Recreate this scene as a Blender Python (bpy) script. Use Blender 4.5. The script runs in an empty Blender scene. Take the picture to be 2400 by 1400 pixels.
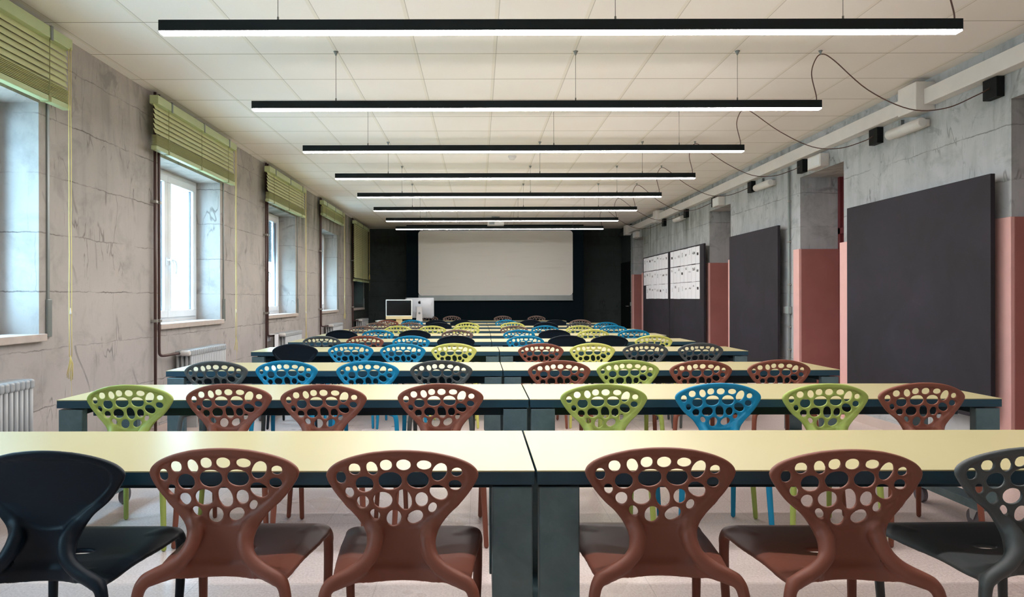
import bpy, bmesh, math, random
import numpy as np
from mathutils import Vector, Matrix

SC = bpy.context.scene
COL = SC.collection
PI = math.pi
random.seed(7)

# ------------------------------------------------------------------ camera
F = 1590.0                      # focal length in pixels of a 2400 px wide frame
VX, VY = 1121.0, 699.0          # where the room's long lines meet
HC = 1.262                      # lens height
cam_d = bpy.data.cameras.new('camera')
cam_d.lens = F / 2400 * 36
cam_d.sensor_width = 36
cam_d.shift_x = (1200 - VX) / 2400
cam_d.shift_y = -(700 - VY) / 2400
cam_d.clip_start = 0.05
cam = bpy.data.objects.new('camera', cam_d)
COL.objects.link(cam)
cam.location = (0, 0, HC)
cam.rotation_euler = (PI / 2, 0.0018, 0)
SC.camera = cam

# ------------------------------------------------------------------ light
WORLD_COL, WORLD_STR = (0.42, 0.72, 1.0), 17.5
LAMP_COL, LAMP_STR = (1.0, 0.955, 0.945), 40.0
w = bpy.data.worlds.new('overcast sky')
SC.world = w
w.use_nodes = True
bg = w.node_tree.nodes['Background']
bg.inputs[0].default_value = (*WORLD_COL, 1)
bg.inputs[1].default_value = WORLD_STR
SC.view_settings.view_transform = 'Standard'
SC.view_settings.look = 'None'
SC.view_settings.gamma = 1
SC.view_settings.exposure = 0.55
SC.view_settings.use_curve_mapping = False
SC.cycles.use_denoising = True
SC.cycles.max_bounces = 10
SC.cycles.diffuse_bounces = 6
SC.cycles.adaptive_threshold = 0.02
SC.cycles.transparent_max_bounces = 16
SC.cycles.caustics_reflective = False
SC.cycles.caustics_refractive = False
SC.cycles.sample_clamp_indirect = 8


# ------------------------------------------------------------------ materials
def lin(c):
    if isinstance(c, str):
        c = [int(c[i:i + 2], 16) / 255 for i in (0, 2, 4)]
    return tuple(x / 12.92 if x <= 0.04045 else ((x + 0.055) / 1.055) ** 2.4 for x in c)


def new_mat(name):
    m = bpy.data.materials.new(name)
    m.use_nodes = True
    nt = m.node_tree
    return m, nt, nt.nodes['Principled BSDF']


class NT:
    """small node-building helper"""
    def __init__(s, nt):
        s.nt = nt

    def n(s, typ, **kw):
        nd = s.nt.nodes.new(typ)
        for k, v in kw.items():
            setattr(nd, k, v)
        return nd

    def put(s, inp, v):
        if hasattr(v, 'is_output') or isinstance(v, bpy.types.NodeSocket):
            s.nt.links.new(v, inp)
        else:
            inp.default_value = v

    def math(s, op, a, b=0.0, c=0.0, clamp=False):
        nd = s.n('ShaderNodeMath', operation=op, use_clamp=clamp)
        s.put(nd.inputs[0], a)
        s.put(nd.inputs[1], b)
        s.put(nd.inputs[2], c)
        return nd.outputs[0]

    def mix(s, f, a, b, blend='MIX'):
        nd = s.n('ShaderNodeMix', data_type='RGBA', blend_type=blend)
        s.put(nd.inputs[0], f)
        for i, v in ((6, a), (7, b)):
            if isinstance(v, tuple) and len(v) == 3:
                v = (*v, 1)
            s.put(nd.inputs[i], v)
        return nd.outputs[2]

    def obj(s):
        return s.n('ShaderNodeTexCoord').outputs['Object']

    def noise(s, vec, scale, detail=4, rough=0.55, dist=0.0):
        nd = s.n('ShaderNodeTexNoise')
        s.put(nd.inputs['Vector'], vec)
        nd.inputs['Scale'].default_value = scale
        nd.inputs['Detail'].default_value = detail
        nd.inputs['Roughness'].default_value = rough
        nd.inputs['Distortion'].default_value = dist
        return nd.outputs[0]

    def ramp(s, f, p0, p1):
        nd = s.n('ShaderNodeMapRange', clamp=True)
        s.put(nd.inputs[0], f)
        nd.inputs[1].default_value = p0
        nd.inputs[2].default_value = p1
        return nd.outputs[0]

    def sep(s, v):
        nd = s.n('ShaderNodeSeparateXYZ')
        s.put(nd.inputs[0], v)
        return nd.outputs

    def comb(s, x, y, z):
        nd = s.n('ShaderNodeCombineXYZ')
        for i, v in enumerate((x, y, z)):
            s.put(nd.inputs[i], v)
        return nd.outputs[0]

    def vmath(s, op, a, b):
        nd = s.n('ShaderNodeVectorMath', operation=op)
        s.put(nd.inputs[0], a)
        s.put(nd.inputs[1], b)
        return nd.outputs[0]

    def bump(s, h, strength=0.2, dist=0.01):
        nd = s.n('ShaderNodeBump')
        s.put(nd.inputs['Height'], h)
        nd.inputs['Strength'].default_value = strength
        nd.inputs['Distance'].default_value = dist
        return nd.outputs[0]


def plain(name, col, rough=0.5, metal=0.0, spec=0.5, var=0.04, scale=6.0):
    """one colour with a faint procedural unevenness"""
    m, nt, b = new_mat(name)
    h = NT(nt)
    c = lin(col)
    nz = h.noise(h.obj(), scale, 3)
    f = h.ramp(nz, 0.3, 0.7)
    h.put(b.inputs['Base Color'], h.mix(f, tuple(x * (1 - var) for x in c), tuple(min(1, x * (1 + var)) for x in c)))
    b.inputs['Roughness'].default_value = rough
    b.inputs['Metallic'].default_value = metal
    b.inputs['Specular IOR Level'].default_value = spec
    return m


def emit(name, col, st):
    m, nt, b = new_mat(name)
    b.inputs['Base Color'].default_value = (0.9, 0.9, 0.9, 1)
    b.inputs['Emission Color'].default_value = (*col, 1)
    b.inputs['Emission Strength'].default_value = st
    return m


def concrete(name, base, dark, light, joint, dark_from=None, paint=None, stain_from=None):
    """skim-coated block wall; past y = dark_from it is painted"""
    m, nt, b = new_mat(name)
    h = NT(nt)
    p = h.obj()
    x, y, z = h.sep(p)
    u = h.math('ADD', y, h.math('MULTIPLY', x, 1.0))
    big = h.noise(p, 0.9, 5, 0.6)
    mid = h.noise(p, 3.2, 6, 0.65, 0.6)
    fine = h.noise(p, 26.0, 4, 0.7)
    streak = h.noise(h.comb(h.math('MULTIPLY', u, 5.0), h.math('MULTIPLY', z, 0.7), 0.0), 1.2, 5, 0.6, 0.3)
    c = h.mix(h.ramp(big, 0.35, 0.68), lin(base), lin(light))
    c = h.mix(h.math('MULTIPLY', h.ramp(mid, 0.5, 0.74), 0.55), c, lin(dark))
    hi = h.ramp(z, 1.5, 2.9)
    c = h.mix(h.math('MULTIPLY', h.math('MULTIPLY', h.ramp(streak, 0.48, 0.72), 0.6), hi), c, lin(dark))
    c = h.mix(h.math('MULTIPLY', h.ramp(fine, 0.55, 0.8), 0.16), c, lin(dark))
    if stain_from is not None:
        run = h.math('MULTIPLY', h.ramp(h.noise(h.comb(h.math('MULTIPLY', u, 3.2), h.math('MULTIPLY', z, 0.5), 0.0), 1.3, 6, 0.65, 0.5), 0.40, 0.62), h.math('MULTIPLY', h.ramp(y, stain_from, stain_from + 1.5), h.ramp(z, 1.9, 2.6)))
        c = h.mix(h.math('MULTIPLY', run, 0.8), c, lin('5d665a'))
    # block joints, wandering and partly covered
    wob = h.math('MULTIPLY', h.math('SUBTRACT', h.noise(p, 4.5, 6, 0.7), 0.5), 0.055)
    zz = h.math('ADD', h.math('ADD', z, -0.114 + 4.0), wob)
    row = h.math('FLOOR', h.math('DIVIDE', zz, 0.4))
    dz = h.math('ABSOLUTE', h.math('SUBTRACT', h.math('MODULO', zz, 0.4), 0.2))
    hl = h.ramp(dz, 0.1945, 0.1985)
    shift = h.math('MULTIPLY', h.math('MODULO', h.math('MULTIPLY', row, 0.37), 1.0), 0.9)
    uu = h.math('ADD', h.math('ADD', u, shift), h.math('ADD', h.math('MULTIPLY', wob, 1.3), 20.0))
    du = h.math('ABSOLUTE', h.math('SUBTRACT', h.math('MODULO', uu, 0.62), 0.31))
    vl = h.math('MULTIPLY', h.ramp(du, 0.3045, 0.3095), 0.3)
    keep = h.ramp(h.noise(p, 1.7, 4, 0.7), 0.38, 0.62)
    line = h.math('MULTIPLY', h.math('MAXIMUM', hl, vl), keep)
    # curved trowel marks
    vor = h.n('ShaderNodeTexWave', wave_type='RINGS', rings_direction='SPHERICAL')
    cell = h.vmath('ADD', p, h.comb(0.0, h.math('MULTIPLY', row, 0.53), h.math('MULTIPLY', row, 0.21)))
    h.put(vor.inputs['Vector'], cell)
    vor.inputs['Scale'].default_value = 0.75
    vor.inputs['Distortion'].default_value = 7.0
    vor.inputs['Detail'].default_value = 2.0
    vor.inputs['Detail Scale'].default_value = 1.2
    scr = h.math('MULTIPLY', h.ramp(vor.outputs[1], 0.985, 1.0), h.ramp(h.noise(p, 2.3, 3), 0.55, 0.66))
    line = h.math('MAXIMUM', line, h.math('MULTIPLY', scr, 0.6), clamp=True)
    stv = h.comb(h.math('ADD', h.math('MULTIPLY', u, 5.5), h.math('MULTIPLY', row, 3.7)), h.math('MULTIPLY', z, 1.15), row)
    stn = h.noise(stv, 1.0, 3, 0.45, 0.35)
    strokes = h.math('MULTIPLY', h.ramp(h.math('ABSOLUTE', h.math('SUBTRACT', stn, 0.5)), 0.011, 0.002), h.ramp(h.noise(p, 2.1, 4, 0.6), 0.53, 0.6))
    line = h.math('MAXIMUM', line, h.math('MULTIPLY', strokes, 0.7), clamp=True)
    patch = h.math('MULTIPLY', h.ramp(h.noise(p, 5.5, 5, 0.6, 0.8), 0.6, 0.68), h.ramp(z, 1.9, 3.1))
    c = h.mix(h.math('MULTIPLY', patch, 0.55), c, lin(dark))
    c = h.mix(h.math('MULTIPLY', line, 0.75), c, lin(joint))
    rough = 0.8
    if dark_from is not None:
        f = h.ramp(h.math('ADD', y, h.math('MULTIPLY', wob, 0.2)), dark_from, dark_from + 0.02)
        pc = h.mix(h.math('MULTIPLY', line, 0.5), h.mix(h.ramp(mid, 0.3, 0.7), lin(paint), tuple(v * 1.35 for v in lin(paint))), (0.002, 0.003, 0.003))
        c = h.mix(f, c, pc)
    h.put(b.inputs['Base Color'], c)
    b.inputs['Roughness'].default_value = rough
    b.inputs['Specular IOR Level'].default_value = 0.3
    hh = h.math('SUBTRACT', h.math('ADD', h.math('MULTIPLY', mid, 0.5), h.math('MULTIPLY', fine, 0.12)), h.math('MULTIPLY', line, 0.7))
    h.put(b.inputs['Normal'], h.bump(hh, 0.35, 0.012))
    return m


M = {}
M['concrete_left'] = concrete('warm grey block wall', 'aca6a2', '7f7d79', 'bab3af', '4a4744', 15.9, '343b39', 8.6)
M['concrete_right'] = concrete('cool grey block wall', 'a6a9ab', '6c716c', 'bcbec0', '5a5d5a', 17.05, '2c3433', 11.0)
M['dark_paint'] = concrete('dark painted wall', '343d3c', '262d2d', '3c4544', '14191a')
M['panel_black'] = plain('blue black board wall', '09161c', 0.8, spec=0.08)
M['plaster'] = plain('pale plaster', 'c9c2bc', 0.85)


def floor_mat():
    m, nt, b = new_mat('pink grey terrazzo tile')
    h = NT(nt)
    p = h.obj()
    x, y, z = h.sep(p)
    vo = h.n('ShaderNodeTexVoronoi')
    h.put(vo.inputs['Vector'], p)
    vo.inputs['Scale'].default_value = 70
    sp = h.noise(p, 95, 4, 0.75)
    big = h.noise(p, 1.1, 4)
    tile = h.n('ShaderNodeTexWhiteNoise', noise_dimensions='2D')
    h.put(tile.inputs['Vector'], h.comb(h.math('FLOOR', h.math('DIVIDE', x, 0.4)), h.math('FLOOR', h.math('DIVIDE', y, 0.4)), 0.0))
    c = h.mix(h.ramp(sp, 0.36, 0.64), lin('c6b2ab'), lin('e6d6d0'))
    c = h.mix(h.math('MULTIPLY', h.ramp(vo.outputs['Distance'], 0.25, 0.05), 0.25), c, lin('8f7e78'))
    c = h.mix(h.math('MULTIPLY', tile.outputs[0], 0.14), c, lin('a8958f'))
    c = h.mix(h.math('MULTIPLY', h.ramp(big, 0.4, 0.8), 0.12), c, lin('a29088'))
    lx = h.ramp(h.math('ABSOLUTE', h.math('SUBTRACT', h.math('MODULO', h.math('ADD', x, 20.05), 0.4), 0.2)), 0.1975, 0.199)
    ly = h.ramp(h.math('ABSOLUTE', h.math('SUBTRACT', h.math('MODULO', h.math('ADD', y, 20.2), 0.4), 0.2)), 0.1975, 0.199)
    ln = h.math('MAXIMUM', lx, ly)
    c = h.mix(h.math('MULTIPLY', ln, 0.4), c, lin('7d706a'))
    h.put(b.inputs['Base Color'], c)
    h.put(b.inputs['Roughness'], h.math('ADD', h.math('MULTIPLY', big, 0.06), 0.25))
    b.inputs['Specular IOR Level'].default_value = 0.5
    return m


def ceiling_mat():
    m, nt, b = new_mat('white lay-in ceiling tiles')
    h = NT(nt)
    p = h.obj()
    x, y, z = h.sep(p)
    sx = h.math('SUBTRACT', h.math('MODULO', h.math('ADD', x, 12.0 - 0.125 + 0.3), 0.6), 0.3)
    sy = h.math('SUBTRACT', h.math('MODULO', h.math('ADD', y, 12.0 - 0.374 + 0.3), 0.6), 0.3)
    barx = h.ramp(h.math('ABSOLUTE', sx), 0.0125, 0.0118)
    bary = h.ramp(h.math('ABSOLUTE', sy), 0.0125, 0.0118)
    edgex = h.math('MULTIPLY', h.ramp(sx, 0.0110, 0.0118), h.ramp(sx, 0.0170, 0.0160))
    edgey = h.math('MULTIPLY', h.ramp(sy, 0.0105, 0.0115), h.ramp(sy, 0.0185, 0.0175))
    speck = h.noise(p, 160, 2, 0.6)
    big = h.noise(p, 0.8, 3)
    tile = h.n('ShaderNodeTexWhiteNoise', noise_dimensions='2D')
    h.put(tile.inputs['Vector'], h.comb(h.math('FLOOR', h.math('DIVIDE', h.math('SUBTRACT', x, 0.125), 0.6)), h.math('FLOOR', h.math('DIVIDE', h.math('SUBTRACT', y, 0.374), 0.6)), 0.0))
    c = h.mix(h.ramp(big, 0.3, 0.7), lin('f0eae6'), lin('f5f0ec'))
    c = h.mix(h.math('MULTIPLY', tile.outputs[0], 0.25), c, lin('e9e3da'))
    c = h.mix(h.math('MULTIPLY', h.ramp(speck, 0.6, 0.75), 0.18), c, lin('b8b0a4'))
    c = h.mix(h.math('MAXIMUM', barx, h.math('MULTIPLY', bary, 0.3)), c, lin('ebe5dc'))
    c = h.mix(h.math('MULTIPLY', edgex, 0.55), c, lin('938b80'))
    c = h.mix(h.math('MULTIPLY', edgey, 0.95), c, lin('8a8378'))
    h.put(b.inputs['Base Color'], c)
    b.inputs['Roughness'].default_value = 0.85
    b.inputs['Specular IOR Level'].default_value = 0.2
    return m


def glass_mat():
    m, nt, b = new_mat('window glass')
    h = NT(nt)
    out = nt.nodes['Material Output']
    tr = h.n('ShaderNodeBsdfTransparent')
    tr.inputs[0].default_value = (0.93, 0.97, 0.97, 1)
    gl = h.n('ShaderNodeBsdfGlossy')
    gl.inputs['Roughness'].default_value = 0.02
    lw = h.n('ShaderNodeLayerWeight')
    lw.inputs[0].default_value = 0.5
    fr_out = h.math('ADD', h.math('MULTIPLY', h.math('POWER', lw.outputs['Facing'], 5.0), 0.6), 0.04)
    mx = h.n('ShaderNodeMixShader')
    nt.links.new(fr_out, mx.inputs[0])
    nt.links.new(tr.outputs[0], mx.inputs[1])
    nt.links.new(gl.outputs[0], mx.inputs[2])
    nt.links.new(mx.outputs[0], out.inputs[0])
    return m


def chalk_mat():
    m, nt, b = new_mat('dark slate pinboard')
    h = NT(nt)
    p = h.obj()
    big = h.noise(p, 1.6, 5, 0.6, 0.8)
    sm = h.noise(p, 9, 5, 0.7, 1.5)
    c = h.mix(h.ramp(big, 0.3, 0.7), lin('2c2a2d'), lin('35323a'))
    c = h.mix(h.math('MULTIPLY', h.ramp(sm, 0.6, 0.8), 0.25), c, lin('4a444c'))
    h.put(b.inputs['Base Color'], c)
    b.inputs['Roughness'].default_value = 0.7
    b.inputs['Specular IOR Level'].default_value = 0.15
    return m


def whiteboard_mat():
    m, nt, b = new_mat('white board enamel')
    h = NT(nt)
    p = h.obj()
    x, y, z = h.sep(p)
    st = h.noise(h.comb(h.math('MULTIPLY', x, 0.5), 0.0, h.math('MULTIPLY', z, 9.0)), 2.0, 4)
    c = h.mix(h.math('MULTIPLY', h.ramp(st, 0.55, 0.75), 0.5), lin('d8d3ca'), lin('c6c1b8'))
    h.put(b.inputs['Base Color'], c)
    b.inputs['Roughness'].default_value = 0.35
    return m


def steel_leg_mat():
    m, nt, b = new_mat('brushed teal grey steel')
    h = NT(nt)
    p = h.obj()
    nz = h.noise(p, 7, 5, 0.65, 0.5)
    c = h.mix(h.ramp(nz, 0.3, 0.75), lin('4f676e'), lin('6d8287'))
    h.put(b.inputs['Base Color'], c)
    b.inputs['Metallic'].default_value = 0.3
    h.put(b.inputs['Roughness'], h.math('ADD', h.math('MULTIPLY', nz, 0.2), 0.25))
    return m


def red_panel_mat():
    m, nt, b = new_mat('salmon red lacquer')
    h = NT(nt)
    nz = h.noise(h.obj(), 2.5, 3)
    c = h.mix(h.ramp(nz, 0.35, 0.65), lin('9c645d'), lin('a66c65'))
    h.put(b.inputs['Base Color'], c)
    b.inputs['Roughness'].default_value = 0.45
    return m


M['floor'] = floor_mat()
M['ceiling'] = ceiling_mat()
M['glass'] = glass_mat()
M['pinboard'] = chalk_mat()
M['whiteboard'] = whiteboard_mat()
M['steel'] = steel_leg_mat()
M['salmon'] = red_panel_mat()
M['salmon_edge'] = plain('pale salmon edge', 'e0aea7', 0.5)
M['door_red'] = plain('dark red door paint', '6b2f33', 0.45)
M['table_top'] = plain('pale yellow laminate', 'bfb589', 0.33, spec=0.35, var=0.015, scale=2)
M['table_edge'] = plain('dark petrol edge', '1c4152', 0.4)
M['beam'] = plain('dark steel beam', '1d3842', 0.4, 0.3)
M['chrome'] = plain('zinc plated steel', 'b8bcc0', 0.25, 0.9)
M['rubber'] = plain('grey rubber', '6b6871', 0.55)
M['black_metal'] = plain('black powder coat', '0e1718', 0.6, spec=0.2)
M['lamp'] = emit('lamp diffuser', LAMP_COL, LAMP_STR)
M['wire'] = plain('steel wire', '6c6a66', 0.4, 0.6)
M['cable'] = plain('brown cable', '5a3f38', 0.6)
M['white_plastic'] = plain('white plastic', 'd9d5d1', 0.4)
M['white_paint'] = plain('white radiator enamel', 'abaeb0', 0.35)
M['window_white'] = plain('white window profile', 'e6e8ea', 0.35)
M['stone'] = plain('pale stone sill', 'bdb0a8', 0.6, var=0.08, scale=14)
M['blind'] = plain('pale green slat', 'd0d2a2', 0.5)
M['blind_rail'] = plain('pale green aluminium rail', 'b4c092', 0.4)
M['blind_tape'] = plain('olive ladder tape', '8e8f62', 0.7)
M['cord'] = plain('yellow cord', 'e8d88e', 0.8)
M['pipe'] = plain('dark brown pipe', '4b3330', 0.4)
M['clamp'] = plain('grey pipe clamp', '9c9a94', 0.4, 0.5)
M['grey_metal'] = plain('grey metal', '8a908f', 0.4, 0.6)
M['conduit'] = plain('grey conduit', '8f9896', 0.5)
M['black_plastic'] = plain('black plastic', '0b1112', 0.6, spec=0.2)
M['paper'] = plain('white paper', 'e4e5ea', 0.8, var=0.02)
M['ink'] = plain('black ink', '2b2a2c', 0.8)
M['ink_grey'] = plain('grey ink', '96939a', 0.8)
M['aluminium'] = plain('silver aluminium', 'c3c6cb', 0.5, 0.5)
M['cream_alu'] = plain('cream aluminium', 'e8d3a6', 0.35, 0.2)
M['screen'] = plain('dark glossy screen', '05090b', 0.12)
M['facade'] = plain('pale rendered facade', 'd8cfc2', 0.9, var=0.12, scale=2)
M['facade_dark'] = plain('facade window', '6b7a85', 0.3)
M['shutter'] = plain('grey shutter slat', '566268', 0.6)
M['baseboard'] = plain('stone skirting', 'c4b4ac', 0.5)

CHAIR_COL = {
    'brown': ('814b3b', 'terracotta brown'), 'green': ('a0b05a', 'lime green'), 'blue': ('0d82ac', 'bright blue'),
    'black': ('03131f', 'black'), 'grey': ('4b4f4f', 'dark grey'), 'taupe': ('7b655c', 'taupe'), 'yellow': ('d0d070', 'light-washed lime green'),  # yellow is the lime green with lamp light and haze painted in
}
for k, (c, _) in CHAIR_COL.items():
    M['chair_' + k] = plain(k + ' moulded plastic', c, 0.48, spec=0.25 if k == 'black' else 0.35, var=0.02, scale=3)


# ------------------------------------------------------------------ mesh helpers
class MB:
    def __init__(s):
        s.bm = bmesh.new()

    def box(s, x0, x1, y0, y1, z0, z1, bev=0.0, seg=2, mi=0):
        vs = [s.bm.verts.new(p) for p in ((x0, y0, z0), (x1, y0, z0), (x1, y1, z0), (x0, y1, z0), (x0, y0, z1), (x1, y0, z1), (x1, y1, z1), (x0, y1, z1))]
        fs = [s.bm.faces.new([vs[i] for i in q]) for q in ((3, 2, 1, 0), (4, 5, 6, 7), (0, 1, 5, 4), (1, 2, 6, 5), (2, 3, 7, 6), (3, 0, 4, 7))]
        for f in fs:
            f.material_index = mi
        if bev > 0:
            es = list({e for f in fs for e in f.edges})
            bmesh.ops.bevel(s.bm, geom=es, offset=bev, segments=seg, affect='EDGES', profile=0.5)
        return s

    def obox(s, cx, cy, cz, sx, sy, sz, mat3, bev=0.0):
        """box with half sizes, turned by a 3x3 matrix"""
        b2 = MB().box(-sx, sx, -sy, sy, -sz, sz, bev)
        for v in b2.bm.verts:
            v.co = mat3 @ v.co + Vector((cx, cy, cz))
        me = bpy.data.meshes.new('tmp')
        b2.bm.to_mesh(me)
        b2.bm.free()
        s.bm.from_mesh(me)
        bpy.data.meshes.remove(me)
        return s

    def tube(s, pts, r, n=10, cap=True, smooth=True):
        pts = [Vector(p) for p in pts]
        rs = r if isinstance(r, (list, tuple)) else [r] * len(pts)
        rings = []
        up = None
        for i, p in enumerate(pts):
            t = (pts[min(i + 1, len(pts) - 1)] - pts[max(i - 1, 0)]).normalized()
            if up is None:
                a = Vector((0, 0, 1)) if abs(t.z) < 0.9 else Vector((1, 0, 0))
                up = (a - t * a.dot(t)).normalized()
            else:
                up = (up - t * up.dot(t)).normalized()
            side = t.cross(up)
            rings.append([s.bm.verts.new(p + (up * math.cos(2 * PI * k / n) + side * math.sin(2 * PI * k / n)) * rs[i]) for k in range(n)])
        for a, b in zip(rings, rings[1:]):
            for k in range(n):
                f = s.bm.faces.new((a[k], b[k], b[(k + 1) % n], a[(k + 1) % n]))
                f.smooth = smooth
        if cap:
            s.bm.faces.new(list(rings[0]))
            s.bm.faces.new(list(reversed(rings[-1])))
        return s

    def cyl(s, p0, p1, r, n=16):
        return s.tube([p0, p1], r, n)

    def prism(s, poly, y0, y1, axis='y', mi=0):
        """extrude a 2-d polygon: axis y -> poly in (x,z); x -> (y,z); z -> (x,y)"""
        def P(a, b, t):
            return {'y': (a, t, b), 'x': (t, a, b), 'z': (a, b, t)}[axis]
        lo = [s.bm.verts.new(P(a, b, y0)) for a, b in poly]
        hi = [s.bm.verts.new(P(a, b, y1)) for a, b in poly]
        n = len(poly)
        s.bm.faces.new(lo).material_index = mi
        s.bm.faces.new(list(reversed(hi))).material_index = mi
        for i in range(n):
            s.bm.faces.new((lo[i], hi[i], hi[(i + 1) % n], lo[(i + 1) % n])).material_index = mi
        return s

    def build(s, name, mat, parent=None, off=None):
        bmesh.ops.recalc_face_normals(s.bm, faces=list(s.bm.faces))
        if parent is not None and off is None:
            off = parent_world(parent)
        if off is not None:
            bmesh.ops.translate(s.bm, verts=list(s.bm.verts), vec=-Vector(off))
        me = bpy.data.meshes.new(name)
        s.bm.to_mesh(me)
        s.bm.free()
        for m_ in (mat if isinstance(mat, (list, tuple)) else [mat]):
            me.materials.append(m_)
        o = bpy.data.objects.new(name, me)
        COL.objects.link(o)
        if parent is not None:
            o.parent = parent
        elif off is not None:
            o.location = off
        return o


def parent_world(o):
    v = Vector(o.location)
    while o.parent is not None:
        o = o.parent
        v += Vector(o.location)
    return v


def tag(o, label=None, cat=None, group=None, kind=None):
    if label:
        o['label'] = label
    if cat:
        o['category'] = cat
    if group:
        o['group'] = group
    if kind:
        o['kind'] = kind
    return o


def empty(name, loc, label=None, cat=None, group=None, kind=None):
    o = bpy.data.objects.new(name, None)
    o.empty_display_size = 0.1
    o.location = loc
    COL.objects.link(o)
    return tag(o, label, cat, group, kind)


def copy_tree(o, parent=None):
    c = o.copy()
    COL.objects.link(c)
    if parent is not None:
        c.parent = parent
    for ch in [q for q in o.children]:
        copy_tree(ch, c)
    return c


def spline(pts, n=8):
    """Catmull-Rom through the points"""
    P = [np.array(p, float) for p in pts]
    P = [2 * P[0] - P[1]] + P + [2 * P[-1] - P[-2]]
    out = []
    for i in range(1, len(P) - 2):
        for k in range(n):
            t = k / n
            a, b, c, d = P[i - 1], P[i], P[i + 1], P[i + 2]
            out.append(0.5 * (2 * b + (c - a) * t + (2 * a - 5 * b + 4 * c - d) * t * t + (3 * b - a - 3 * c + d) * t ** 3))
    out.append(P[-2])
    return out


ORD = ['first', 'second', 'third', 'fourth', 'fifth', 'sixth', 'seventh', 'eighth', 'ninth', 'tenth']

# ------------------------------------------------------------------ the room
XL, XR, YB, YF, ZC = -2.96, 3.86, 18.3, -3.2, 3.132
DARKPANEL_Y = 17.3
XLW, XRW, ZCW = XL + 0.0015, XR - 0.0015, ZC - 0.0015   # faces that fittings are fixed to


def structure(name, mb, mat, label, parent=None):
    o = mb.build(name, mat, parent)
    if parent is None:
        tag(o, label, None, None, 'structure')
    return o


structure('floor', MB().box(XL - 0.35, XR + 0.6, YF, YB + 0.2, -0.1, 0), M['floor'], 'pinkish grey terrazzo tile floor')
structure('ceiling', MB().box(XL - 0.35, XR + 0.6, YF, YB + 0.2, ZC, ZC + 0.1), M['ceiling'], 'white suspended ceiling of square tiles')
structure('wall_back', MB().box(XL - 0.35, XR + 0.6, YB, YB + 0.2, 0, ZC), M['dark_paint'], 'dark painted wall at the far end')
structure('wall_front', MB().box(XL - 0.35, XR + 0.6, YF - 0.2, YF, 0, ZC), M['plaster'], 'pale wall behind the viewer')

# left wall: piers, breast walls and lintels round the window openings
WIN0, WPITCH, WW = 3.06, 3.21, 1.51
ZS, ZL = 1.02, 2.585
REV = 0.27
wins = [(WIN0 + WPITCH * k, WIN0 + WPITCH * k + WW) for k in range(-1, 5)]
mb = MB()
y = YF
for a, b_ in wins:
    mb.box(XL - 0.34, XL, y, a, 0, ZC)
    mb.box(XL - 0.34, XL, a, b_, 0, ZS)
    mb.box(XL - 0.34, XL, a, b_, ZL, ZC)
    y = b_
mb.box(XL - 0.34, XL, y, YB, 0, ZC)
structure('wall_left', mb, M['concrete_left'], 'grey block wall with windows')

# right wall with door niches
niches = [(3.94, 4.91), (7.16, 8.13), (10.37, 11.32), (15.88, 16.85)]
ZN, ND = 2.70, 0.48
mb = MB()
y = YF
for a, b_ in niches:
    mb.box(XR, XR + 0.55, y, a, 0, ZC)
    mb.box(XR, XR + 0.55, a, b_, ZN, ZC)
    y = b_
mb.box(XR, XR + 0.55, y, YB, 0, ZC)
structure('wall_right', mb, M['concrete_right'], 'grey block wall with door niches')

# niche doors and salmon linings
for i, (a, b_) in enumerate(niches):
    d = MB().box(XR + ND, XR + ND + 0.05, a, b_, 0, ZN).build('door_%d' % (i + 1), M['door_red'])
    tag(d, 'dark red door at the back of a niche', None, None, 'structure')
    fr = MB()
    fr.box(XR + ND - 0.03, XR + ND, a, b_, 2.02, 2.09)
    fr.box(XR + ND - 0.03, XR + ND, a, a + 0.05, 0, ZN)
    fr.box(XR + ND - 0.03, XR + ND, b_ - 0.05, b_, 0, ZN)
    fr.build('door_frame', M['door_red'], d)
    MB().tube([(XR + ND - 0.06, a + 0.16, 1.05), (XR + ND - 0.06, a + 0.28, 1.05)], 0.01, 8).build('door_handle', M['grey_metal'], d)
    ZT = 1.842
    t = MB().box(XR + 0.0, XR + ND - 0.03, b_ - 0.03, b_, 0, ZT, 0.003).box(XR, XR + ND - 0.03, a, a + 0.03, 0, ZT, 0.003).build('trim_%d' % (i + 1), M['salmon'])
    tag(t, 'salmon red lining of a door niche', None, None, 'structure')
    MB().box(XR - 0.03, XR, b_ - 0.03, b_ + 0.12, 0, ZT, 0.003).box(XR - 0.03, XR, a - 0.12, a + 0.03, 0, ZT, 0.003).build('casing', M['salmon_edge'], t)

# black door at the end of the right wall
d = MB().box(XR - 0.03, XR, 17.12, 18.22, 0, 2.19, 0.004).build('door_5', M['black_plastic'])
tag(d, 'black door in the far corner', None, None, 'structure')
MB().tube([(XR - 0.08, 17.25, 1.05), (XR - 0.08, 17.38, 1.05)], 0.012, 8).cyl((XR - 0.08, 17.25, 1.05), (XR - 0.03, 17.25, 1.05), 0.012, 8).build('door_handle', M['grey_metal'], d)

# baseboards between the niches
mb = MB()
y = YF
for a, b_ in niches:
    mb.box(XR - 0.012, XR, y, a - 0.12, 0, 0.09)
    y = b_ + 0.12
mb.box(XR - 0.012, XR, y, 17.1, 0, 0.09)
tag(mb.build('baseboard_right', M['baseboard']), 'pale stone skirting', None, None, 'structure')
tag(MB().box(XL, XL + 0.012, YF, 15.9, 0, 0.09).build('baseboard_left', M['baseboard']), 'pale stone skirting', None, None, 'structure')

# boxed-out dark board wall at the far end
structure('wall_panel', MB().box(-1.83, 2.69, DARKPANEL_Y, YB, 0, ZC - 0.005, 0.004), M['panel_black'], 'blue black boxed-out wall behind the white board')

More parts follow.
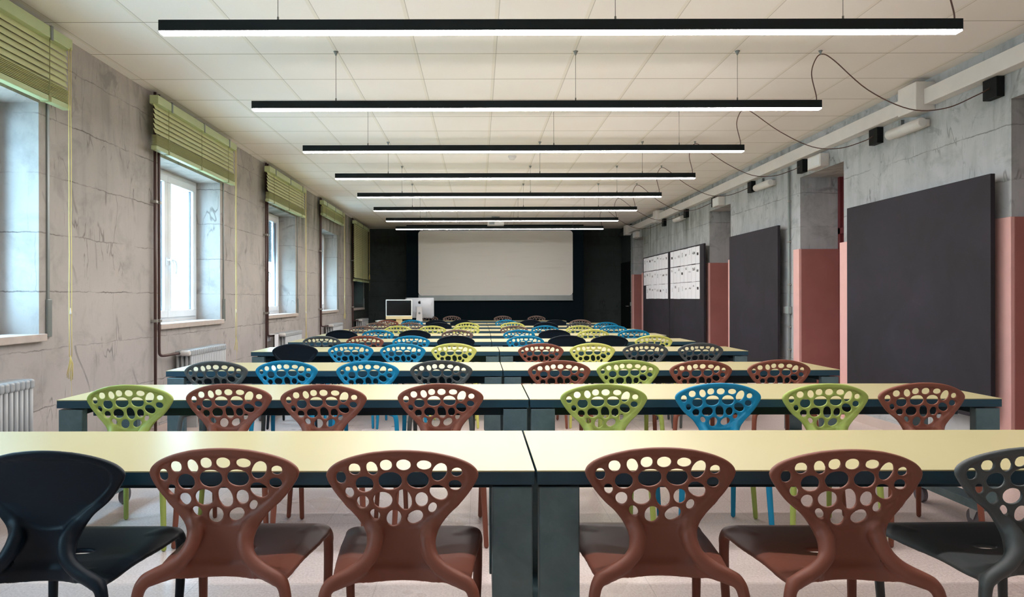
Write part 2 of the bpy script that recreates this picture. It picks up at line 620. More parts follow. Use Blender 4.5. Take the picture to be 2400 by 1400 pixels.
# ------------------------------------------------------------------ windows
for i, (a, b_) in enumerate(wins):
    xo = XL - REV           # inner face of the frame
    shut = {3: 1.85, 4: 1.95, 5: 1.2}.get(i)
    win = MB()
    f = 0.055
    x0, x1 = xo - 0.07, xo
    win.box(x0, x1, a, b_, ZS, ZS + f, 0.004).box(x0, x1, a, b_, ZL - f, ZL, 0.004)
    win.box(x0, x1, a, a + f, ZS + f, ZL - f, 0.004).box(x0, x1, b_ - f, b_, ZS + f, ZL - f, 0.004)
    wo = win.build('window_%d' % (i + 1), M['window_white'])
    tag(wo, 'white two-sash window in a deep reveal', None, None, 'structure')
    mid = (a + b_) / 2
    for (s0, s1) in ((a + f, mid), (mid, b_ - f)):
        g = 0.075
        sm = MB()
        xs0, xs1 = xo - 0.06, xo + 0.018
        z0, z1 = ZS + f - 0.01, ZL - f + 0.01
        s0, s1 = s0 + 0.002, s1 - 0.002
        sm.box(xs0, xs1, s0, s1, z0, z0 + g, 0.006).box(xs0, xs1, s0, s1, z1 - g, z1, 0.006)
        sm.box(xs0, xs1, s0, s0 + g, z0 + g, z1 - g, 0.006).box(xs0, xs1, s1 - g, s1, z0 + g, z1 - g, 0.006)
        so = sm.build('sash', M['window_white'], wo)
        MB().box(xo - 0.03, xo - 0.022, s0 + g, s1 - g, z0 + g, z1 - g).build('glass', M['glass'], so)
        MB().box(xo - 0.03, xo - 0.012, s0 + g, s0 + g + 0.008, z0 + g, z1 - g).box(xo - 0.03, xo - 0.012, s1 - g - 0.008, s1 - g, z0 + g, z1 - g).build('gasket', M['rubber'], so)
    for sgn in (-1, 1):
        hy = mid + sgn * 0.036
        zc = ZS + 0.62
        hm = MB().box(xo + 0.018, xo + 0.03, hy - 0.014, hy + 0.014, zc - 0.035, zc + 0.045, 0.004)
        hm.tube(spline([(xo + 0.03, hy, zc + 0.02), (xo + 0.06, hy, zc + 0.02), (xo + 0.07, hy + 0.012 + 0.02, zc + 0.0), (xo + 0.07, hy + 0.045, zc - 0.06), (xo + 0.066, hy + 0.04, zc - 0.12)], 5), 0.0095, 8)
        hm.build('handle', M['window_white'], wo)
    MB().box(XL - 0.2, XL + 0.04, a - 0.02, b_ + 0.03, ZS - 0.045, ZS + 0.006, 0.005).build('window_sill', M['stone'], wo)
    # strap guide of the outside shutter, on the wall by the far jamb
    sg = MB().box(XL, XL + 0.012, b_ + 0.075, b_ + 0.10, ZS + 0.16, 2.6, 0.003)
    sg.box(XL, XL + 0.02, b_ + 0.065, b_ + 0.115, ZS - 0.02, ZS + 0.24, 0.006)
    sg.build('shutter_strap', M['grey_metal'], wo)
    if shut:
        sh = MB()
        z = shut
        while z < ZL + 0.04:
            sh.box(xo - 0.135, xo - 0.12, a - 0.02, b_ + 0.02, z, z + 0.053, 0.008)
            z += 0.05
        sh.build('roller_shutter', M['shutter'], wo)


# ------------------------------------------------------------------ venetian blinds
WHICH_WIN = ['nearest window, cut by the photo edge', 'second window', 'third window', 'fourth window', 'fifth window in the dark far corner']
for i in range(5):
    a0 = 2.77 + WPITCH * i
    a1 = a0 + 1.95
    if i == 4:
        a1 = a0 + 2.0
    zb = [2.57, 2.58, 2.58, 2.79, 1.66][i]
    lab = 'pale green slatted blind %s above the %s' % ('pulled half up' if i < 3 else ('pulled up high' if i == 3 else 'let down low'), WHICH_WIN[i])
    root = empty('venetian_blind', (XLW, a0, 3.06), lab, 'blind', 'slatted blinds over the windows')
    xf = XLW + 0.14
    hd = MB().box(XLW + 0.062, xf, a0, a1, 2.985, 3.06, 0.004)
    hr = hd.build('headrail', M['blind_rail'], root)
    for q in (0.14, 0.52, 0.88):
        yy = a0 + (a1 - a0) * q
        MB().box(XLW, xf + 0.006, yy - 0.012, yy + 0.012, 3.06, 3.066).box(xf, xf + 0.006, yy - 0.012, yy + 0.012, 2.972, 3.062).build('bracket', M['grey_metal'], hr)
    stack = 0.085 if i < 3 else (0.12 if i == 3 else 0.02)
    sl = MB()
    z = 2.965
    step = 0.043 if i != 3 else 0.038
    R = Matrix.Rotation(math.radians(69), 3, 'Y')
    while z > zb + 0.045 + stack:
        sl.obox(XLW + 0.1, (a0 + a1) / 2, z, 0.0245, (a1 - a0) / 2 - 0.008, 0.0011, R)
        z -= step
    z = zb + 0.045
    while z < zb + 0.045 + stack:
        sl.box(XLW + 0.076, XLW + 0.124, a0 + 0.008, a1 - 0.008, z, z + 0.002)
        z += 0.0105
    sl.build('slats', M['blind'], root)
    MB().box(XLW + 0.072, XLW + 0.128, a0 + 0.004, a1 - 0.004, zb, zb + 0.038, 0.006).build('bottom_rail', M['blind_rail'], root)
    for q in (0.12, 0.5, 0.88):
        yy = a0 + (a1 - a0) * q
        ld = MB()
        ld.box(XLW + 0.1265, XLW + 0.1285, yy - 0.004, yy + 0.004, zb + 0.03, 2.99)
        ld.box(XLW + 0.07, XLW + 0.131, yy - 0.013, yy + 0.013, zb - 0.003, zb + 0.041)
        ld.build('ladder_tape', M['blind_tape'], root)
    yc = a1 - 0.03
    ze = [0.86, 0.80, 0.72, 0.98, 1.9][i]
    cd = MB()
    rnd = random.Random(i)
    for s_ in (-1, 1):
        pts = [(XLW + 0.138 + s_ * 0.004, yc + s_ * 0.006 + rnd.uniform(-0.004, 0.004) * (k > 0), 3.0 + (ze - 3.0) * k / 9) for k in range(10)]
        cd.tube(pts, 0.0028, 6)
    co = cd.build('pull_cord', M['cord'], root)
    MB().tube([(XLW + 0.138, yc, ze + 0.34), (XLW + 0.138, yc, ze + 0.31), (XLW + 0.138, yc, ze + 0.295)], [0.003, 0.007, 0.009], 8).build('cord_knob', M['white_plastic'], co)
    ts = MB()
    for k in range(9):
        aa = k / 9 * 2 * PI
        ts.tube([(XLW + 0.138, yc, ze + 0.01), (XLW + 0.14 + 0.012 * math.cos(aa), yc + 0.012 * math.sin(aa) + 0.004, ze - 0.05), (XLW + 0.14 + 0.018 * math.cos(aa), yc + 0.02 * math.sin(aa) - 0.012, ze - 0.12 - rnd.uniform(0, 0.05))], 0.0016, 5)
    ts.tube([(XLW + 0.14, yc, ze), (XLW + 0.142, yc + 0.01, ze - 0.3), (XLW + 0.142, yc - 0.004, ze - 0.45)], 0.0012, 5)
    ts.build('tassel', M['cord'], co)

# ------------------------------------------------------------------ heating pipes and radiators
for i in range(1, 5):
    yb = 3.06 + WPITCH * i - 0.13
    dark = i == 4
    wn = WHICH_WIN[i].split(' in ')[0]
    p = empty('heating_pipe', (XLW + 0.035, yb, 0), 'thin brown riser pipe down to the floor beside the ' + wn, 'pipe', 'brown riser pipes by the windows')
    MB().cyl((XLW + 0.035, yb, 0), (XLW + 0.035, yb, ZCW), 0.013, 12).build('pipe', M['pipe'], p)
    for zc in (2.14, 1.06):
        MB().box(XLW, XLW + 0.055, yb - 0.018, yb + 0.018, zc - 0.014, zc + 0.014, 0.005).build('clamp', M['clamp'], p)
    p = empty('radiator_pipe', (XLW + 0.035, yb + 0.075, 0.74), 'thin brown pipe bending into the radiator under the ' + wn, 'pipe', 'brown branch pipes to the radiators')
    pts = spline([(XLW + 0.035, yb + 0.075, ZCW), (XLW + 0.035, yb + 0.075, 2.0), (XLW + 0.035, yb + 0.075, 1.0), (XLW + 0.035, yb + 0.075, 0.80), (XLW + 0.04, yb + 0.085, 0.745), (XLW + 0.06, yb + 0.14, 0.735), (XLW + 0.09, yb + 0.26, 0.74), (XLW + 0.1, yb + 0.322, 0.74)], 5)
    MB().tube(pts, 0.0125, 12).build('pipe', M['pipe'], p)
    for zc in (2.14, 1.06):
        MB().box(XLW, XLW + 0.055, yb + 0.057, yb + 0.093, zc - 0.014, zc + 0.014, 0.005).build('clamp', M['clamp'], p)

for i in range(5):
    r0 = 3.06 + WPITCH * i + 0.27
    wn = WHICH_WIN[i]
    root = empty('radiator', (XLW + 0.11, r0, 0.1), 'white column radiator under the ' + wn, 'radiator', 'white column radiators under the windows')
    n = 20
    pitch = 0.045
    body = MB()
    for k in range(n):
        yy = r0 + pitch * (k + 0.5)
        body.box(XLW + 0.03, XLW + 0.20, yy - 0.019, yy + 0.019, 0.705, 0.765, 0.013, 2)
        body.box(XLW + 0.03, XLW + 0.20, yy - 0.019, yy + 0.019, 0.14, 0.19, 0.013, 2)
        for c_ in range(4):
            xx = XLW + 0.051 + c_ * 0.043
            body.tube([(xx, yy, 0.17), (xx, yy, 0.74)], 0.0145, 8)
        body.cyl((XLW + 0.115, yy - 0.023, 0.735), (XLW + 0.115, yy + 0.023, 0.735), 0.02, 8)
    body.build('sections', M['white_paint'], root)
    MB().box(XLW + 0.02, XLW + 0.2, r0 + 0.1, r0 + 0.13, 0.0, 0.15).box(XLW + 0.02, XLW + 0.2, r0 + 0.75, r0 + 0.78, 0.0, 0.15).build('feet', M['white_paint'], root)
    v = MB().cyl((XLW + 0.10, r0 - 0.075, 0.74), (XLW + 0.10, r0 + 0.0, 0.74), 0.017, 14)
    vo = v.build('valve', M['chrome'], root)
    MB().tube([(XLW + 0.10, r0 - 0.045, 0.74), (XLW + 0.125, r0 - 0.045, 0.74), (XLW + 0.19, r0 - 0.045, 0.74), (XLW + 0.2, r0 - 0.045, 0.74)], [0.018, 0.026, 0.026, 0.02], 14).build('valve_knob', M['white_plastic'], vo)

o = MB().box(XLW + 0.117, XLW + 0.1195, 9.46, 9.64, 0.50, 0.7585).box(XLW + 0.012, XLW + 0.1195, 9.46, 9.64, 0.756, 0.7585).box(XLW + 0.010, XLW + 0.0125, 9.46, 9.64, 0.66, 0.7585).build('paper_sheet', M['paper'])
tag(o, 'white sheet hung over the radiator pipe under the third window', 'paper')

# ------------------------------------------------------------------ linear pendant lamps
LAMP_D0, LAMP_S = 3.65, 1.488
LZ0, LZ1 = 2.69, 2.752
for i in (0, 1, 2, 3, 4, 5, 6, 7, -1):  # last one hangs out of view, added to light the nearest row
    D = LAMP_D0 + LAMP_S * i
    x0, x1 = -1.706, 2.592
    where = ['nearest the viewer', 'second from the viewer', 'third from the viewer', 'fourth from the viewer', 'fifth from the viewer', 'sixth from the viewer', 'seventh from the viewer', 'farthest, in front of the white board', 'added out of view above the viewer'][i]
    root = empty('pendant_lamp', ((x0 + x1) / 2, D, LZ1), 'long black linear pendant lamp glowing below, ' + where, 'lamp', 'linear pendant lamps across the ceiling')
    MB().box(x0, x1, D - 0.03, D + 0.03, LZ0 + 0.004, LZ1, 0.0015, 1).build('housing', M['black_metal'], root)
    MB().box(x0 + 0.003, x1 - 0.003, D - 0.027, D + 0.027, LZ0 - 0.004, LZ0 + 0.006).build('diffuser', M['lamp'], root)
    for xw in (-1.075, 0.74, 1.965):
        wr = MB().cyl((xw, D, LZ1), (xw, D, ZCW), 0.0018, 6).cyl((xw, D, LZ1), (xw, D, LZ1 + 0.025), 0.0055, 8).build('suspension_wire', M['wire'], root)
        MB().tube([(xw, D, ZCW - 0.03), (xw, D, ZCW - 0.012), (xw, D, ZCW)], [0.005, 0.012, 0.02], 8).build('ceiling_anchor', M['grey_metal'], wr)
    hx = 2.575
    jit = random.Random(20 + i)
    sag = jit.uniform(-0.03, 0.03)
    pts = spline([(x1 - 0.03, D, LZ1 - 0.005), (x1 - 0.03, D, LZ1 + 0.04), (x1 - 0.065, D, LZ1 + 0.2), (hx - 0.02, D, ZCW - 0.07), (hx + 0.03, D, ZCW - 0.025), (hx + 0.12, D, ZCW - 0.07), (2.95, D - 0.01, 2.85 + sag), (3.25, D - 0.03, 2.70 + sag), (3.5, D - 0.06, 2.69 + sag * 0.6), (3.72, D - 0.09, 2.77), (XRW - 0.055, D - 0.10, 2.815)], 6)
    MB().tube(pts, 0.0042, 8).build('power_cable', M['cable'], root)
    MB().tube([(hx + 0.02, D, ZCW), (hx + 0.02, D, ZCW - 0.012), (hx + 0.02, D, ZCW - 0.03)], [0.016, 0.008, 0.006], 8).build('cable_hook', M['grey_metal'], root)
    bx = MB().box(XRW - 0.06, XRW, D - 0.17, D - 0.03, 2.735, 2.885, 0.004)
    o = bx.build('cable_box', M['black_plastic'])
    tag(o, 'small black cable box on right wall feeding the pendant lamp ' + where.replace(', in front of the white board', ' from viewer'), 'electrical box', 'black cable boxes along the right wall')

# ------------------------------------------------------------------ right wall fittings
root = empty('cable_trunking', (XRW, YF, 2.86), 'long white cable trunking along the top of the right wall', 'trunking')
ch = MB()
for y0_, y1_ in ((YF + 0.002, 5.718), (5.972, 14.098), (14.352, 16.998), (17.252, 17.4)):
    ch.box(XRW - 0.10, XRW, y0_, y1_, 2.89, 3.02, 0.004) if False else ch.box(XRW - 0.10, XRW, y0_, y1_, 2.888, 3.02, 0.004)
ch.build('channel', M['white_plastic'], root)
MB().cyl((XRW - 0.05, 17.4, 2.95), (XRW - 0.05, YB - 0.002, 2.95), 0.05, 14).build('end_pipe', M['dark_paint'], root)
for yy, lb in ((5.72, 'nearest the viewer'), (14.1, 'above the sheets'), (17.0, 'in the far corner')):
    o = MB().box(XRW - 0.165, XRW, yy, yy + 0.25, 2.845, 3.085, 0.006).build('junction_box', M['white_plastic'])
    tag(o, 'white box straddling the cable trunking on the right wall, ' + lb, 'electrical box', 'white boxes on the trunking')
for yy, lb in ((5.78, 'nearest the viewer'), (8.78, 'middle one of three'), (12.6, 'farthest one')):
    root = empty('emergency_light', (XRW, yy, 2.75), 'white tubular emergency light below the trunking, ' + lb, 'light', 'emergency lights on the right wall')
    ln = 0.48
    MB().box(XRW - 0.045, XRW, yy + 0.01, yy + ln - 0.01, 2.725, 2.785, 0.004).build('base', M['white_plastic'], root)
    MB().tube([(XRW - 0.07, yy + 0.0, 2.755), (XRW - 0.07, yy + 0.015, 2.755), (XRW - 0.07, yy + ln - 0.015, 2.755), (XRW - 0.07, yy + ln, 2.755)], [0.036, 0.046, 0.046, 0.036], 18).build('diffuser', M['white_plastic'], root)
    MB().box(XRW - 0.03, XRW, yy + ln - 0.12, yy + ln - 0.08, 2.78, 2.87).build('bracket', M['grey_metal'], root)
for yy, lb in ((7.45, 'above the second niche'), (10.6, 'above the third niche'), (16.2, 'above the last niche')):
    root = empty('wall_speaker', (XRW, yy, 2.72), 'small white box below the trunking ' + lb, 'wall box', 'small white boxes above the niches')
    MB().box(XRW - 0.10, XRW, yy, yy + 0.29, 2.71, 2.85, 0.005).build('body', M['white_plastic'], root)
    MB().box(XRW - 0.103, XRW - 0.10, yy + 0.02, yy + 0.27, 2.725, 2.835, 0.001).build('front_grille', M['window_white'], root)
for yy, lb, z1 in ((8.38, 'beside the large dark board between two niches', 2.865), (17.0, 'beside the black door', 2.865)):
    root = empty('wall_conduit', (XRW, yy, 0.1), 'grey vertical conduit pipe on the right wall ' + lb, 'pipe', 'conduits on the right wall')
    MB().cyl((XRW - 0.02, yy, 0.09), (XRW - 0.02, yy, z1), 0.013, 10).build('pipe', M['conduit'], root)
    for zc in (0.35, 0.62, 0.9, 1.42, 1.95, 2.45):
        MB().box(XRW - 0.036, XRW, yy - 0.022, yy + 0.022, zc - 0.01, zc + 0.01, 0.003).build('clip', M['clamp'], root)
    MB().box(XRW - 0.05, XRW, yy - 0.045, yy + 0.045, 1.06, 1.15, 0.005).build('outlet_box', M['conduit'], root)
root = empty('light_switch', (XRW, 8.51, 1.06), 'white light switch beside the grey conduit on the right wall', 'switch')
MB().box(XRW - 0.012, XRW, 8.47, 8.56, 1.065, 1.145, 0.003).build('plate', M['white_plastic'], root)
MB().box(XRW - 0.018, XRW - 0.012, 8.49, 8.54, 1.08, 1.13, 0.002).build('rocker', M['white_plastic'], root)
o = MB().box(XRW - 0.012, XRW, 17.06 + 0.02, 17.06 + 0.1, 1.06, 1.16, 0.003).build('light_switch', M['white_plastic'])
tag(o, 'pale light switch beside the black door in the far right corner', 'switch')

# dark pinboards
boards = [(4.95, 6.88, 'nearest, on the right wall'), (8.29 + 0.15, 10.03, 'second from the viewer, between two salmon niches'), (11.25, 13.25, 'bearing printed sheets, nearer of the two'), (13.29, 15.38, 'bearing printed sheets, farther of the two')]
boards[1] = (8.47, 10.10, boards[1][2])
for a, b_, lb in boards:
    root = empty('pinboard', (XRW, a, 0.355), 'tall dark slate board ' + lb, 'board', 'tall dark boards on the right wall')
    MB().box(XRW - 0.12, XRW - 0.085, a, b_, 0.355, 2.165, 0.003).build('panel', M['pinboard'], root)
    bt = MB()
    for zc in (0.6, 1.9):
        bt.box(XRW - 0.085, XRW, a + 0.6, b_ - 0.5, zc, zc + 0.05)
    bt.build('battens', M['black_plastic'], root)

# printed sheets in three rows
xs = XRW - 0.1215
rows_z = [(1.848, 2.141), (1.541, 1.834), (1.242, 1.535)]
for bi, (d0, d1, ncol, bname) in enumerate(((13.19, 11.44, 8, 'nearer'), (15.31, 13.36, 9, 'farther'))):
    for ri, (z0, z1) in enumerate(rows_z):
        for c_ in range(ncol):
            k_from_far = c_
            if bi == 1 and ri == 2 and c_ == 0:
                continue
            wd = (d0 - d1) / ncol
            ya, yb = d0 - wd * (c_ + 1), d0 - wd * c_
            rnd = random.Random(bi * 100 + ri * 20 + c_)
            ya += rnd.uniform(0.005, 0.010)
            dz = rnd.uniform(-0.003, 0.003)
            o = MB().box(xs - 0.0012, xs, ya, yb, z0 + dz, z1 + dz).build('printed_sheet', M['paper'])
            tag(o, 'white sheet with small black print, %s from left in %s row of %s board' % (ORD[c_], ('top', 'middle', 'bottom')[ri], bname), 'paper', 'printed sheets on the dark boards')
            pr = MB()
            yc, zc = (ya + yb) / 2 + rnd.uniform(-0.01, 0.01), z0 + 0.19 + rnd.uniform(-0.04, 0.03)
            style = rnd.choice(['word', 'word', 'word', 'thin', 'block', 'col'])
            ink = M['ink'] if rnd.random() < 0.6 else M['ink_grey']
            e = 0.0008
            X0, X1 = xs - 0.0012 - e, xs - 0.0012
            if style == 'word':
                h_ = rnd.uniform(0.022, 0.042)
                wch = rnd.uniform(0.024, 0.032)
                nch = rnd.randint(3, 5)
                for q in range(nch):
                    yy = yc + (q - nch / 2) * wch
                    pr.box(X0, X1, yy, yy + wch * 0.28, zc, zc + h_ * rnd.uniform(0.8, 1.5))
                    pr.box(X0, X1, yy, yy + wch * 0.75, zc + h_ * rnd.choice([0, 0.7]), zc + h_ * rnd.choice([0.25, 0.95]) + 0.004)
            elif style == 'thin':
                pr.box(X0, X1, yc - 0.05, yc + 0.05, zc, zc + 0.006).box(X0, X1, yc - 0.05, yc + 0.03, zc - 0.016, zc - 0.011)
            elif style == 'block':
                pr.box(X0, X1, yc - 0.04, yc + 0.04, zc - 0.015, zc + 0.03).box(X0, X1, yc - 0.05, yc - 0.042, zc - 0.02, zc + 0.02)
            else:
                for q in range(4):
                    pr.box(X0, X1, yc - 0.025, yc + 0.02, zc + 0.03 - q * 0.022, zc + 0.04 - q * 0.022)
            pr.build('print', ink, o, off=(0, 0, 0))

# ------------------------------------------------------------------ white board, projector, detector
yw = DARKPANEL_Y
bx0, bx1 = (981 - VX) * yw / F, (1342 - VX) * yw / F
bz0, bz1 = HC + (VY - 693) * yw / F, HC + (VY - 541) * yw / F
root = empty('whiteboard', ((bx0 + bx1) / 2, yw, bz0), 'wide white writing board on the dark far wall', 'board')


def round_rect(x0, x1, z0, z1, r, n=6):
    out = []
    for cx, cz, a0 in ((x1 - r, z1 - r, 0), (x0 + r, z1 - r, 90), (x0 + r, z0 + r, 180), (x1 - r, z0 + r, 270)):
        for k in range(n + 1):
            a = math.radians(a0 + 90 * k / n)
            out.append((cx + r * math.cos(a), cz + r * math.sin(a)))
    return out


MB().prism(round_rect(bx0, bx1, bz0, bz1, 0.09), yw - 0.05, yw - 0.02).build('frame', M['white_plastic'], root)
MB().prism(round_rect(bx0 + 0.03, bx1 - 0.03, bz0 + 0.03, bz1 - 0.03, 0.07), yw - 0.054, yw - 0.05).build('surface', M['whiteboard'], root)
MB().box(bx0, bx1, yw - 0.03, yw, bz0 - 0.13, bz0 + 0.03, 0.003).build('lower_rail', M['grey_metal'], root)
MB().box(bx0, bx1, yw - 0.10, yw - 0.03, bz0 - 0.13, bz0 - 0.115, 0.002).build('pen_tray', M['grey_metal'], root)

D = 15.6
px_, pz = (1162 - VX) * D / F, 2.98
root = empty('projector', (px_, D, pz), 'white projector hung from the ceiling before the white board', 'projector')
MB().box(px_ - 0.19, px_ + 0.19, D - 0.15, D + 0.15, pz - 0.055, pz + 0.045, 0.012).build('body', M['white_plastic'], root)
MB().cyl((px_ + 0.08, D + 0.15, pz), (px_ + 0.08, D + 0.18, pz), 0.035, 16).build('lens', M['black_plastic'], root)
MB().cyl((px_, D, pz + 0.045), (px_, D, ZCW), 0.02, 12).box(px_ - 0.09, px_ + 0.09, D - 0.09, D + 0.09, ZCW - 0.012, ZCW).build('ceiling_mount', M['grey_metal'], root)
MB().box(px_ - 0.15, px_ - 0.03, D - 0.152, D - 0.15, pz - 0.04, pz + 0.02).build('vent_grille', M['grey_metal'], root)

D = 8.93
x = 0.45
root = empty('smoke_detector', (x, D, ZCW), 'small round white smoke detector on the ceiling', 'smoke detector')
MB().tube([(x, D, ZCW), (x, D, ZCW - 0.02)], 0.055, 20).build('base', M['white_plastic'], root)
MB().tube([(x, D, ZCW - 0.02), (x, D, ZCW - 0.035), (x, D, ZCW - 0.05)], [0.045, 0.042, 0.025], 20).build('sensor_head', M['white_plastic'], root)

# ------------------------------------------------------------------ tables
TZ, TT, TDEP, TLEN = 0.72, 0.045, 0.64, 2.525
LW = 0.128
ROWS = [2.13, 3.63, 5.09, 6.90, 8.42, 9.77, 11.2, 12.6, 14.1]
SEAM = [0.180, 0.272, 0.184, 0.215, 0.165, 0.18, 0.185, 0.185, 0.185]


def make_table(x0, x1, d, label, depth=TDEP, group='yellow topped tables in rows'):
    root = empty('classroom_table', ((x0 + x1) / 2, d + depth / 2, 0), label, 'table', group)
    MB().box(x0, x1, d, d + depth, TZ - 0.004, TZ).build('tabletop', M['table_top'], root)
    MB().box(x0, x1, d, d + depth, TZ - TT, TZ - 0.004, 0.001, 1).build('edge_panel', M['table_edge'], root)
    MB().box(x0 + 0.03, x1 - 0.03, d + depth / 2 - 0.03, d + depth / 2 + 0.03, 0.585, TZ - TT, 0.003).build('support_beam', M['beam'], root)
    for sx in (0, 1):
        lx = x0 + 0.006 if sx == 0 else x1 - 0.006 - LW
        for sy in (0, 1):
            ly = d + 0.005 if sy == 0 else d + depth - 0.055
            MB().box(lx, lx + LW, ly, ly + 0.05, 0.155, TZ - TT - 0.008, 0.004).build('leg', M['steel'], root)
        fx = lx + LW / 2
        fb = MB().box(fx - 0.055, fx + 0.055, d - 0.01 + 0.015, d + depth - 0.005, 0.112, 0.16, 0.004)
        fb.build('foot_bar', M['steel'], root)
        MB().box(fx - 0.02, fx + 0.02, d + 0.05, d + depth - 0.05, TZ - TT - 0.05, TZ - TT, 0.002).build('top_bar', M['beam'], root)
        for sy in (0, 1):
            cy = d + 0.09 if sy == 0 else d + depth - 0.09
            ca = MB().box(fx - 0.02, fx + 0.02, cy - 0.028, cy + 0.028, 0.106, 0.1125)
            for s_ in (-1, 1):
                ca.prism([(cy - 0.03, 0.107), (cy + 0.034, 0.107), (cy + 0.026, 0.046), (cy + 0.002, 0.038)], fx + s_ * 0.017 - 0.0015, fx + s_ * 0.017 + 0.0015, 'x')
            co = ca.build('caster', M['chrome'], root)
            MB().cyl((fx - 0.0135, cy + 0.012, 0.05), (fx + 0.0135, cy + 0.012, 0.05), 0.05, 24).build('wheel', M['rubber'], co)
    return root


for i, (d, s_) in enumerate(zip(ROWS, SEAM)):
    g = 0.004
    rw = 'nearest row' if i == 0 else ('%s row from the viewer' % ORD[i])
    make_table(s_ - g - TLEN, s_ - g, d, 'long pale yellow table with dark edge, left half of the ' + rw)
    make_table(s_ + g, s_ + g + TLEN, d, 'long pale yellow table with dark edge, right half of the ' + rw)
make_table(-1.96, 2.06, 15.84, 'long pale desk farthest away before the white board', 0.6, 'yellow topped tables in rows')


# ------------------------------------------------------------------ the moulded chair
VOX = 0.004
CT_D, CT_X = 2.155, (940 - VX) * 1.985 / F      # where the measured chair stands


def prof(z):
    return np.interp(z, [0.30, 0.42, 0.46, 0.52, 0.586, 0.65, 0.72, 0.78, 0.82, 0.9], [-0.112, -0.116, -0.12, -0.1235, -0.13, -0.1385, -0.150, -0.161, -0.170, -0.19])


def curv(z):
    return np.interp(z, [0.4, 0.5, 0.58, 0.66, 0.82], [-4.0, -4.0, -1.6, 0.2, 0.55])


def crop_to_local(cx, cy):
    """a point of the photographed chair back -> chair x, z"""
    px, py = 740 + cx / 3.785, 1030 + cy / 3.785
    z, x = 0.7, 0.0
    for _ in range(25):
        D = CT_D + float(prof(z)) + float(np.clip(curv(z) * x * x, -0.03, 0.03))
        z = HC - (py - VY) * D / F
        x = (px - VX) * D / F - CT_X
    return x, z


HOLES = [(229, 321, 41, 50, 0), (347, 249, 50, 47, 0), (500, 243, 46, 57, -22), (623, 215, 52, 45, 8), (777, 214, 62, 45, 0), (958, 216, 63, 38, -3),
         (1093, 278, 60, 80, 28), (1246, 279, 46, 37, 0), (435, 383, 77, 66, 0), (660, 354, 102, 75, 5), (903, 347, 95, 71, -8), (1087, 455, 82, 58, -30),
         (1232, 392, 55, 42, -10), (304, 452, 36, 43, -15), (421, 535, 51, 50, 0), (596, 521, 82, 67, 0), (785, 519, 62, 88, -14), (937, 517, 54, 60, 0),
         (1032, 589, 33, 44, 32), (527, 648, 37, 47, -38), (694, 678, 62, 68, 20), (880, 671, 72, 50, 30)]
OUT_Y = [85, 88, 95, 108, 143, 190, 240, 290, 330, 370, 460, 560, 640, 710, 780, 850, 930]
OUT_L = [700, 640, 560, 460, 300, 175, 108, 88, 95, 112, 168, 240, 310, 365, 420, 455, 475]
OUT_R = [815, 880, 960, 1060, 1200, 1320, 1390, 1425, 1420, 1400, 1340, 1250, 1160, 1100, 1045, 1008, 990]


def poly_sdf(px, pz, poly):
    """signed distance (negative inside) of grid points to a closed polygon"""
    d = np.full(px.shape, 1e9)
    inside = np.zeros(px.shape, bool)
    n = len(poly)
    for i in range(n):
        ax, az = poly[i]
        bx, bz = poly[(i + 1) % n]
        ex, ez = bx - ax, bz - az
        wx, wz = px - ax, pz - az
        t = np.clip((wx * ex + wz * ez) / (ex * ex + ez * ez + 1e-12), 0, 1)
        d = np.minimum(d, (wx - ex * t) ** 2 + (wz - ez * t) ** 2)
        cond = (az <= pz) != (bz <= pz)
        xi = ax + ex * (pz - az) / (ez if abs(ez) > 1e-12 else 1e-12)
        inside ^= cond & (px < xi)
    d = np.sqrt(d)
    return np.where(inside, -d, d)


def smin(a, b, k):
    h = np.maximum(k - np.abs(a - b), 0) / k
    return np.minimum(a, b) - h * h * k * 0.25


def smax(a, b, k):
    return -smin(-a, -b, k)


def chain_sdf(X, Y, Z, pts, rs, margin=0.09):
    out = np.full(X.shape, 1.0, np.float32)
    pts = np.array(pts)
    lo, hi = pts.min(0) - margin, pts.max(0) + margin
    ix = [np.nonzero((a >= l) & (a <= h))[0] for a, l, h in ((X[:, 0, 0], lo[0], hi[0]), (Y[0, :, 0], lo[1], hi[1]), (Z[0, 0, :], lo[2], hi[2]))]
    sl = tuple(slice(i[0], i[-1] + 1) for i in ix)
    x, y, z = X[sl], Y[sl], Z[sl]
    best = np.full(x.shape, 1.0, np.float32)
    for i in range(len(pts) - 1):
        a, b = pts[i], pts[i + 1]
        e = b - a
        t = np.clip(((x - a[0]) * e[0] + (y - a[1]) * e[1] + (z - a[2]) * e[2]) / (e @ e), 0, 1)
        d = np.sqrt((x - a[0] - e[0] * t) ** 2 + (y - a[1] - e[1] * t) ** 2 + (z - a[2] - e[2] * t) ** 2) - (rs[i] + (rs[i + 1] - rs[i]) * t)
        best = np.minimum(best, d)
    out[sl] = best
    return out


